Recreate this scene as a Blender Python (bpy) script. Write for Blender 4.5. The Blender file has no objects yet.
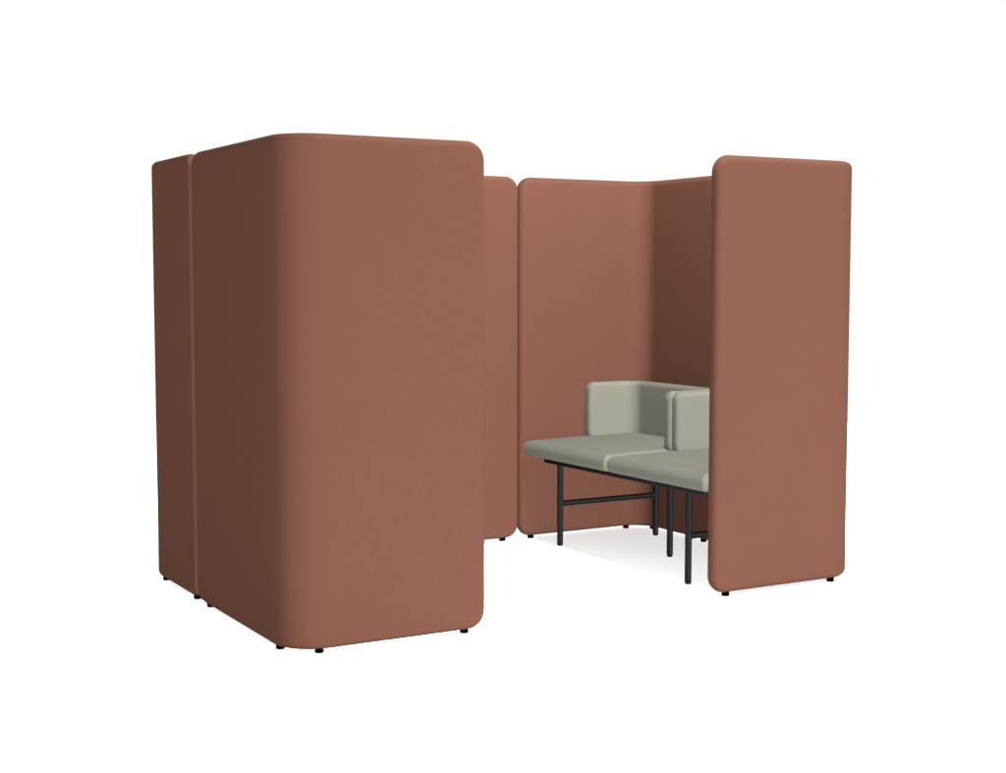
import bpy, bmesh, math
from mathutils import Vector

scene = bpy.context.scene
COL = scene.collection
R = math.radians

# ------------------------------------------------------------------ materials
def fabric(name, base, weave=900.0, var=0.05, bump=0.06, rough=0.9):
    m = bpy.data.materials.new(name); m.use_nodes = True
    nt = m.node_tree; N = nt.nodes; L = nt.links
    b = N['Principled BSDF']
    b.inputs['Roughness'].default_value = rough
    b.inputs['Specular IOR Level'].default_value = 0.0
    tc = N.new('ShaderNodeTexCoord')
    # fine woven rib
    wz = N.new('ShaderNodeTexWave'); wz.wave_type = 'BANDS'; wz.bands_direction = 'Z'
    wz.inputs['Scale'].default_value = weave / 20; wz.inputs['Distortion'].default_value = 1.5
    wz.inputs['Detail'].default_value = 2
    no = N.new('ShaderNodeTexNoise'); no.inputs['Scale'].default_value = weave / 3
    no.inputs['Detail'].default_value = 4
    big = N.new('ShaderNodeTexNoise'); big.inputs['Scale'].default_value = 2.2
    big.inputs['Detail'].default_value = 3
    for n in (wz, no, big): L.new(tc.outputs['Object'], n.inputs['Vector'])
    mix = N.new('ShaderNodeMath'); mix.operation = 'ADD'
    L.new(no.outputs['Fac'], mix.inputs[0])
    sc = N.new('ShaderNodeMath'); sc.operation = 'MULTIPLY'; sc.inputs[1].default_value = 0.35
    L.new(wz.outputs['Fac'], sc.inputs[0]); L.new(sc.outputs[0], mix.inputs[1])
    mr = N.new('ShaderNodeMapRange')
    mr.inputs['From Min'].default_value = 0.25; mr.inputs['From Max'].default_value = 1.1
    mr.inputs['To Min'].default_value = 1 - var; mr.inputs['To Max'].default_value = 1 + var
    L.new(mix.outputs[0], mr.inputs['Value'])
    mb = N.new('ShaderNodeMapRange')
    mb.inputs['From Min'].default_value = 0.3; mb.inputs['From Max'].default_value = 0.7
    mb.inputs['To Min'].default_value = 0.985; mb.inputs['To Max'].default_value = 1.015
    L.new(big.outputs['Fac'], mb.inputs['Value'])
    mp = N.new('ShaderNodeMapping'); mp.inputs['Scale'].default_value = (1, 1, 0.16)
    L.new(tc.outputs['Object'], mp.inputs['Vector'])
    yn = N.new('ShaderNodeTexNoise'); yn.inputs['Scale'].default_value = 190
    yn.inputs['Detail'].default_value = 2
    L.new(mp.outputs[0], yn.inputs['Vector'])
    my = N.new('ShaderNodeMapRange')
    my.inputs['From Min'].default_value = 0.3; my.inputs['From Max'].default_value = 0.7
    my.inputs['To Min'].default_value = 0.972; my.inputs['To Max'].default_value = 1.028
    L.new(yn.outputs['Fac'], my.inputs['Value'])
    m0 = N.new('ShaderNodeMath'); m0.operation = 'MULTIPLY'
    L.new(mr.outputs[0], m0.inputs[0]); L.new(my.outputs[0], m0.inputs[1])
    mm = N.new('ShaderNodeMath'); mm.operation = 'MULTIPLY'
    L.new(m0.outputs[0], mm.inputs[0]); L.new(mb.outputs[0], mm.inputs[1])
    vm = N.new('ShaderNodeVectorMath'); vm.operation = 'SCALE'
    vm.inputs[0].default_value = base
    L.new(mm.outputs[0], vm.inputs['Scale'])
    L.new(vm.outputs[0], b.inputs['Base Color'])
    bp = N.new('ShaderNodeBump'); bp.inputs['Strength'].default_value = bump
    bp.inputs['Distance'].default_value = 0.001
    L.new(mix.outputs[0], bp.inputs['Height']); L.new(bp.outputs[0], b.inputs['Normal'])
    return m

def plain(name, base, rough=0.5, spec=0.5, var=0.04, scale=60):
    m = bpy.data.materials.new(name); m.use_nodes = True
    nt = m.node_tree; N = nt.nodes; L = nt.links
    b = N['Principled BSDF']
    b.inputs['Specular IOR Level'].default_value = spec
    tc = N.new('ShaderNodeTexCoord'); no = N.new('ShaderNodeTexNoise')
    no.inputs['Scale'].default_value = scale; no.inputs['Detail'].default_value = 3
    L.new(tc.outputs['Object'], no.inputs['Vector'])
    mr = N.new('ShaderNodeMapRange')
    mr.inputs['To Min'].default_value = 1 - var; mr.inputs['To Max'].default_value = 1 + var
    L.new(no.outputs['Fac'], mr.inputs['Value'])
    vm = N.new('ShaderNodeVectorMath'); vm.operation = 'SCALE'; vm.inputs[0].default_value = base
    L.new(mr.outputs[0], vm.inputs['Scale']); L.new(vm.outputs[0], b.inputs['Base Color'])
    m2 = N.new('ShaderNodeMapRange')
    m2.inputs['To Min'].default_value = max(0, rough - 0.06); m2.inputs['To Max'].default_value = min(1, rough + 0.06)
    L.new(no.outputs['Fac'], m2.inputs['Value']); L.new(m2.outputs[0], b.inputs['Roughness'])
    return m

TERRA = fabric('terracotta_fabric', (0.0372, 0.0161, 0.01075))
SAGE = fabric('sage_fabric', (0.0555, 0.0552, 0.0455), weave=1100)
BLACK = plain('black_powder_coat', (0.0011, 0.0013, 0.0015), 0.55, 0.05)
RUBBER = plain('black_rubber', (0.0004, 0.0004, 0.0004), 0.8, 0.0)
FLOOR = plain('white_floor', (0.885, 0.9, 0.9), 0.9, 0.0, var=0.006, scale=3)

# ------------------------------------------------------------------ helpers
def link(name, bm, mat, parent=None, smooth=True):
    bmesh.ops.recalc_face_normals(bm, faces=bm.faces)
    me = bpy.data.meshes.new(name); bm.to_mesh(me); bm.free()
    me.materials.append(mat)
    if smooth:
        for p in me.polygons: p.use_smooth = True
    o = bpy.data.objects.new(name, me); COL.objects.link(o)
    o.parent = parent
    return o

def thing(name, label, cat, loc, group=None):
    o = bpy.data.objects.new(name, None); COL.objects.link(o)
    o.empty_display_size = 0.1
    o.location = loc; o['label'] = label; o['category'] = cat
    if group: o['group'] = group
    return o

def make_path(pts, rad, n=20):
    """polyline with rounded corners -> list of straight / arc pieces (2D)."""
    P = [Vector(p) for p in pts]; segs = []; cur = P[0]
    for i in range(1, len(P) - 1):
        a = (P[i] - P[i-1]).normalized(); b = (P[i+1] - P[i]).normalized()
        t = rad
        s, e = P[i] - a*t, P[i] + b*t
        segs.append(('l', cur, s))
        c = s + b*rad
        segs.append(('a', c, rad, a, b))
        cur = e
    segs.append(('l', cur, P[-1]))
    out = []
    for sg in segs:
        if sg[0] == 'l':
            out.append(((sg[2]-sg[1]).length, lambda u, sg=sg: (sg[1].lerp(sg[2], u), (sg[2]-sg[1]).normalized())))
        else:
            _, c, r, a, b = sg
            def f(u, c=c, r=r, a=a, b=b):
                th = u*math.pi/2
                return c + r*(a*math.sin(th) - b*math.cos(th)), (a*math.cos(th) + b*math.sin(th))
            out.append((r*math.pi/2, f))
    tot = sum(x[0] for x in out)
    def ev(s):
        acc = 0
        for ln, f in out:
            if s <= acc + ln + 1e-9:
                return f(max(0, min(1, (s-acc)/ln)))
            acc += ln
        return out[-1][1](1)
    arcs = []; acc = 0
    for ln, f in out:
        arcs.append((acc, acc+ln)); acc += ln
    return tot, ev, arcs

def swept_panel(pts, path_r, z0, z1, t, edge_r, corner_r, step=0.04):
    """Upholstered panel: a rounded slab swept along a plan path with pillowed edges."""
    tot, ev, arcs = make_path(pts, path_r)
    S = set()
    K = 14
    for i in range(K+1):
        d = corner_r*(1-math.cos(i/K*math.pi/2)); S.add(round(d, 6)); S.add(round(tot-d, 6))
    for i in range(9):
        d = edge_r*(1-math.cos(i/8*math.pi/2)); S.add(round(d, 6)); S.add(round(tot-d, 6))
    for k, (a, b) in enumerate(arcs):
        n = 20 if k % 2 else max(2, int((b-a)/step))
        for i in range(n+1):
            s = a+(b-a)*i/n
            if corner_r < s < tot-corner_r: S.add(round(s, 6))
    S = sorted(S)
    bm = bmesh.new(); loops = []
    M = 8
    for s in S:
        e = min(s, tot-s)
        drop = corner_r - math.sqrt(max(0, corner_r**2-(corner_r-e)**2)) if e < corner_r else 0
        h = t/2
        if e < edge_r: h = t/2-edge_r + math.sqrt(max(0, edge_r**2-(edge_r-e)**2))
        h = max(h, t/2-edge_r+1e-4)
        zt, zb = z1-drop, z0+drop
        p, d = ev(s); nrm = Vector((d.y, -d.x))
        prof = []
        r = min(edge_r, h)
        for i in range(M+1):
            th = i/M*math.pi/2
            prof.append((h-r+r*math.sin(th), zb+edge_r-edge_r*math.cos(th)))
        nz = 10
        for i in range(1, nz):
            prof.append((h, zb+edge_r+(zt-zb-2*edge_r)*i/nz))
        for i in range(M+1):
            th = i/M*math.pi/2
            prof.append((h-r+r*math.cos(th), zt-edge_r+edge_r*math.sin(th)))
        full = prof + [(-a, z) for a, z in reversed(prof)]
        loops.append([bm.verts.new((p.x+nrm.x*a, p.y+nrm.y*a, z)) for a, z in full])
    n = len(loops[0])
    for A, B in zip(loops, loops[1:]):
        for i in range(n):
            bm.faces.new((A[i], A[(i+1) % n], B[(i+1) % n], B[i]))
    for lp in (loops[0], loops[-1]):           # close the ends with a ladder of quads
        for i in range(n//2-1):
            bm.faces.new((lp[i], lp[i+1], lp[n-2-i], lp[n-1-i]))
    bmesh.ops.remove_doubles(bm, verts=bm.verts, dist=1e-6)
    return bm

def cyl(p, q, r, n=24, bev=0.0, bm=None):
    bm = bm or bmesh.new()
    p, q = Vector(p), Vector(q); d = (q-p).normalized(); ln = (q-p).length
    x = d.orthogonal().normalized(); y = d.cross(x)
    prof = [(0, 0), (r-bev, 0), (r, bev), (r, ln-bev), (r-bev, ln), (0, ln)] if bev else [(0, 0), (r, 0), (r, ln), (0, ln)]
    rings = []
    for rr, h in prof:
        if rr == 0: rings.append([bm.verts.new(p+d*h)])
        else: rings.append([bm.verts.new(p+d*h+rr*(x*math.cos(2*math.pi*i/n)+y*math.sin(2*math.pi*i/n))) for i in range(n)])
    for A, B in zip(rings, rings[1:]):
        for i in range(n):
            j = (i+1) % n
            if len(A) == 1: bm.faces.new((A[0], B[i], B[j]))
            elif len(B) == 1: bm.faces.new((A[i], A[j], B[0]))
            else: bm.faces.new((A[i], A[j], B[j], B[i]))
    return bm

def shade_auto(o, ang=35):
    me = o.data
    bm = bmesh.new(); bm.from_mesh(me)
    for e in bm.edges:
        if len(e.link_faces) == 2 and e.calc_face_angle(0) > R(ang): e.smooth = False
    bm.to_mesh(me); bm.free()

def box(a, b, bev=0.002, bm=None):
    bm = bm or bmesh.new()
    t = bmesh.new()
    bmesh.ops.create_cube(t, size=1)
    for v in t.verts:
        v.co = Vector([(a[i]+b[i])/2 + v.co[i]*(b[i]-a[i]) for i in range(3)])
    bmesh.ops.bevel(t, geom=t.edges[:], offset=bev, segments=2, affect='EDGES', profile=0.5)
    me = bpy.data.meshes.new('tmp'); t.to_mesh(me); t.free(); bm.from_mesh(me); bpy.data.meshes.remove(me)
    return bm

def cushion(a, b, plan_r, top_r, bot_r, crown, drop):
    """Seat pad: plan rounded rectangle with rounded upper and lower edges and a slight crown."""
    bm = bmesh.new()
    x0, y0, z0 = a; x1, y1, z1 = b
    def ring(inset, z, n=10):
        r = max(plan_r-inset, 0.004)
        X0, X1, Y0, Y1 = x0+inset, x1-inset, y0+inset, y1-inset
        pts = []
        for cx, cy, a0 in ((X1-r, Y1-r, 0), (X0+r, Y1-r, 90), (X0+r, Y0+r, 180), (X1-r, Y0+r, 270)):
            for i in range(n+1):
                th = R(a0+90*i/n); pts.append((cx+r*math.cos(th), cy+r*math.sin(th)))
        return [bm.verts.new((x, y, z)) for x, y in pts]
    rings = []
    rings.append(ring(bot_r+0.03, z0)); 
    for i in range(7):
        th = i/6*math.pi/2; rings.append(ring(bot_r*(1-math.sin(th)), z0+bot_r*(1-math.cos(th))))
    for i in range(9):
        th = i/8*math.pi/2; rings.append(ring(top_r*(1-math.cos(th)), z1-crown-top_r*(1-math.sin(th))))
    W = min(x1-x0, y1-y0)/2
    for k in range(1, 9):
        u = k/8; ins = top_r+(W-top_r-0.02)*u
        rings.append(ring(ins, z1-crown*(1-u)**2))
    n = len(rings[0])
    for A, B in zip(rings, rings[1:]):
        for i in range(n):
            bm.faces.new((A[i], A[(i+1) % n], B[(i+1) % n], B[i]))
    bm.faces.new(rings[-1]); bm.faces.new(list(reversed(rings[0])))
    for v in bm.verts:                       # the top slopes gently down to the front
        v.co.z -= drop*(1-(v.co.x-x0)/(x1-x0))*(v.co.z-z0)/(z1-z0)
    bmesh.ops.remove_doubles(bm, verts=bm.verts, dist=1e-6)
    return bm

# ------------------------------------------------------------------ dimensions
W, D, T = 2.412, 1.478, 0.056
Z0, Z1 = 0.013, 1.642
H = T/2
YJ, YR, XA, XD = 0.913, 0.868, 0.717, 1.679
FOOT_R = 0.0145

def screen(label, pts, feet, out_r=0.135, z0=Z0):
    base = Vector((*pts[len(pts)//2], 0)) if len(pts) == 3 else Vector(((pts[0][0]+pts[1][0])/2, pts[0][1], 0))
    t = thing('privacy_screen', label, 'privacy screen', base, 'upholstered screens of the booth')
    loc = [(x-base.x, y-base.y) for x, y in pts]
    link('upholstered_panel', swept_panel(loc, out_r-H, z0, Z1, T, 0.0265, 0.066), TERRA, t)
    for fx, fy in feet:
        f = link('foot', cyl((fx-base.x, fy-base.y, 0), (fx-base.x, fy-base.y, Z0+0.012), FOOT_R, 20, 0.002), RUBBER, t)
        shade_auto(f)
    return t

G = 0.001
FY = H+0.013
screen('nearest terracotta corner screen with the large front face and rounded outer edge at left',
       [(H, YJ-G), (H, H), (XA, H)],
       [(H, 0.825), (H, 0.135), (0.118, H), (0.643, H)], 0.145, Z0-0.002)
screen('terracotta corner screen at far left, narrow dark side seen behind the nearest screen',
       [(H, YJ+G), (H, D-H), (0.73-G, D-H)],
       [(H, 0.978), (H, 1.365), (0.12, D-H), (0.65, D-H)], 0.115)
screen('flat terracotta back screen, only its narrow end strip seen beside the nearest screen',
       [(0.73+G, D-H), (XD+0.003-G, D-H)],
       [(0.81, D-H), (1.605, D-H)])
screen('terracotta corner screen curving round behind the sage bench',
       [(XD+0.003+G, D-H), (W-H, D-H), (W-H, YR+G)],
       [(1.755, D-H), (2.285, D-H), (W-H, 1.368), (W-H, 0.976)], 0.155)
screen('tall terracotta screen at front right hiding the near end of the sage bench',
       [(XD+0.010, FY), (W+0.009-H, FY), (W+0.009-H, YR-G)],
       [(1.766, FY), (2.287, FY), (W+0.009-H, 0.13), (W+0.009-H, 0.78)], 0.148, Z0+0.002)

# ------------------------------------------------------------------ bench
BX0, BX1 = 1.681, 2.312         # seat front / back
BY0, BY1, BYM = 0.071, 1.404, 0.732
SZ0, SZ1 = 0.390, 0.475        # cushion bottom / top
bench = thing('bench', 'two-seat sage green upholstered bench on black metal legs between the terracotta screens',
              'bench', (2.0, BYM, 0))
off = Vector((2.0, BYM, 0))
def loc(x, y, z): return (x-off.x, y-off.y, z)

for ya, yb in ((BYM+0.001, BY1), (BY0, BYM-0.001)):
    link('seat', cushion(loc(BX0, ya, SZ0), loc(BX1, yb, SZ1), 0.020, 0.040, 0.030, 0.004, 0.011), SAGE, bench)
BT = 0.052
for ya, yb in ((BYM+0.001, BY1-0.004), (BY0+0.004, BYM-0.001)):
    h = BT/2
    pts = [(2.010, yb-h), (2.305-h, yb-h), (2.305-h, ya+h), (2.010, ya+h)]
    pts = [(x-off.x, y-off.y) for x, y in pts]
    link('backrest', swept_panel(pts, 0.095, SZ1-0.028, 0.712, BT, 0.021, 0.034), SAGE, bench)

LX0, LX1 = 1.772, 2.294
LY0, LY1 = 0.281, 1.222
LR = 0.0135
RT, RB = 0.3915, 0.361
fr = bmesh.new()
box(loc(LX0-0.014, 0.165, RB), loc(LX0+0.014, 1.338, RT), 0.002, fr)
box(loc(LX1-0.014, 0.165, RB), loc(LX1+0.014, 1.338, RT), 0.002, fr)
for y in (LY0, 0.765, LY1):
    box(loc(LX0+0.014, y-0.013, RB+0.002), loc(LX1-0.014, y+0.013, RT-0.002), 0.002, fr)
o = link('frame', fr, BLACK, bench); shade_auto(o)
def leg(x, y):
    l = link('leg', cyl(loc(x, y, 0.006), loc(x, y, RB+0.004), LR, 24, 0.001), BLACK, bench); shade_auto(l)
    g = link('glide', cyl(loc(x, y, 0), loc(x, y, 0.010), LR*0.86, 20, 0.0015), RUBBER, l); shade_auto(g)
for y in (LY0, LY1):
    for x in (LX0, LX1): leg(x, y)
    s = link('stretcher', cyl(loc(LX0+0.004, y, 0.189), loc(LX1-0.004, y, 0.189), 0.0126, 20), BLACK, bench); shade_auto(s)
leg(2.040, 0.765)

# ------------------------------------------------------------------ floor
bm = bmesh.new()
n = 96; rad = 7.0
ctr = bm.verts.new((1.2, 0.5, 0)); rim = [bm.verts.new((1.2+rad*math.cos(2*math.pi*i/n), 0.5+rad*math.sin(2*math.pi*i/n), 0)) for i in range(n)]
for i in range(n): bm.faces.new((ctr, rim[i], rim[(i+1) % n]))
fl = link('floor', bm, FLOOR, None, False); fl['kind'] = 'structure'

# ------------------------------------------------------------------ light
w = bpy.data.worlds.new('World'); scene.world = w; w.use_nodes = True
bg = w.node_tree.nodes['Background']; bg.inputs['Color'].default_value = (1, 1, 1, 1); bg.inputs['Strength'].default_value = 1.03

def area(name, pos, target, size, energy, shadow=True, col=(1, 1, 1)):
    l = bpy.data.lights.new(name, 'AREA'); l.shape = 'DISK'; l.size = size; l.energy = energy; l.color = col
    l.use_shadow = shadow
    o = bpy.data.objects.new(name, l); COL.objects.link(o); o.location = pos
    o.rotation_euler = (Vector(target)-Vector(pos)).to_track_quat('-Z', 'Y').to_euler()
    return o
def key(name, az, el, energy):
    d = 14.0; t = (1.2, 0.5, 0.8)
    p = (t[0]-d*math.sin(R(az)), t[1]-d*math.cos(R(az))*math.cos(R(el)), t[2]+d*math.sin(R(el)))
    return area(name, p, t, 2.0, energy, shadow=False)
key('studio_front_light', -14, 3.6, 10800)
key('added_side_fill', 75, 3.6, 3000)  # added shadowless fill for the left-facing sides, stands in for ambient light
area('studio_overhead_light', (1.45, 0.1, 4.2), (1.9, 0.8, 0.3), 1.0, 640)

# ------------------------------------------------------------------ camera
c = bpy.data.cameras.new('camera'); co = bpy.data.objects.new('camera', c); COL.objects.link(co)
c.sensor_width = 36; c.lens = 1457.75/1006*36; c.clip_end = 200; c.clip_start = 0.05
co.location = (-1.6487, -4.2365, 1.1973)
co.rotation_euler = (R(90-4.3176), 0, R(-29.809))
scene.camera = co

vs = scene.view_settings
vs.view_transform = 'Standard'; vs.look = 'None'; vs.exposure = 0; vs.gamma = 1; vs.use_curve_mapping = False
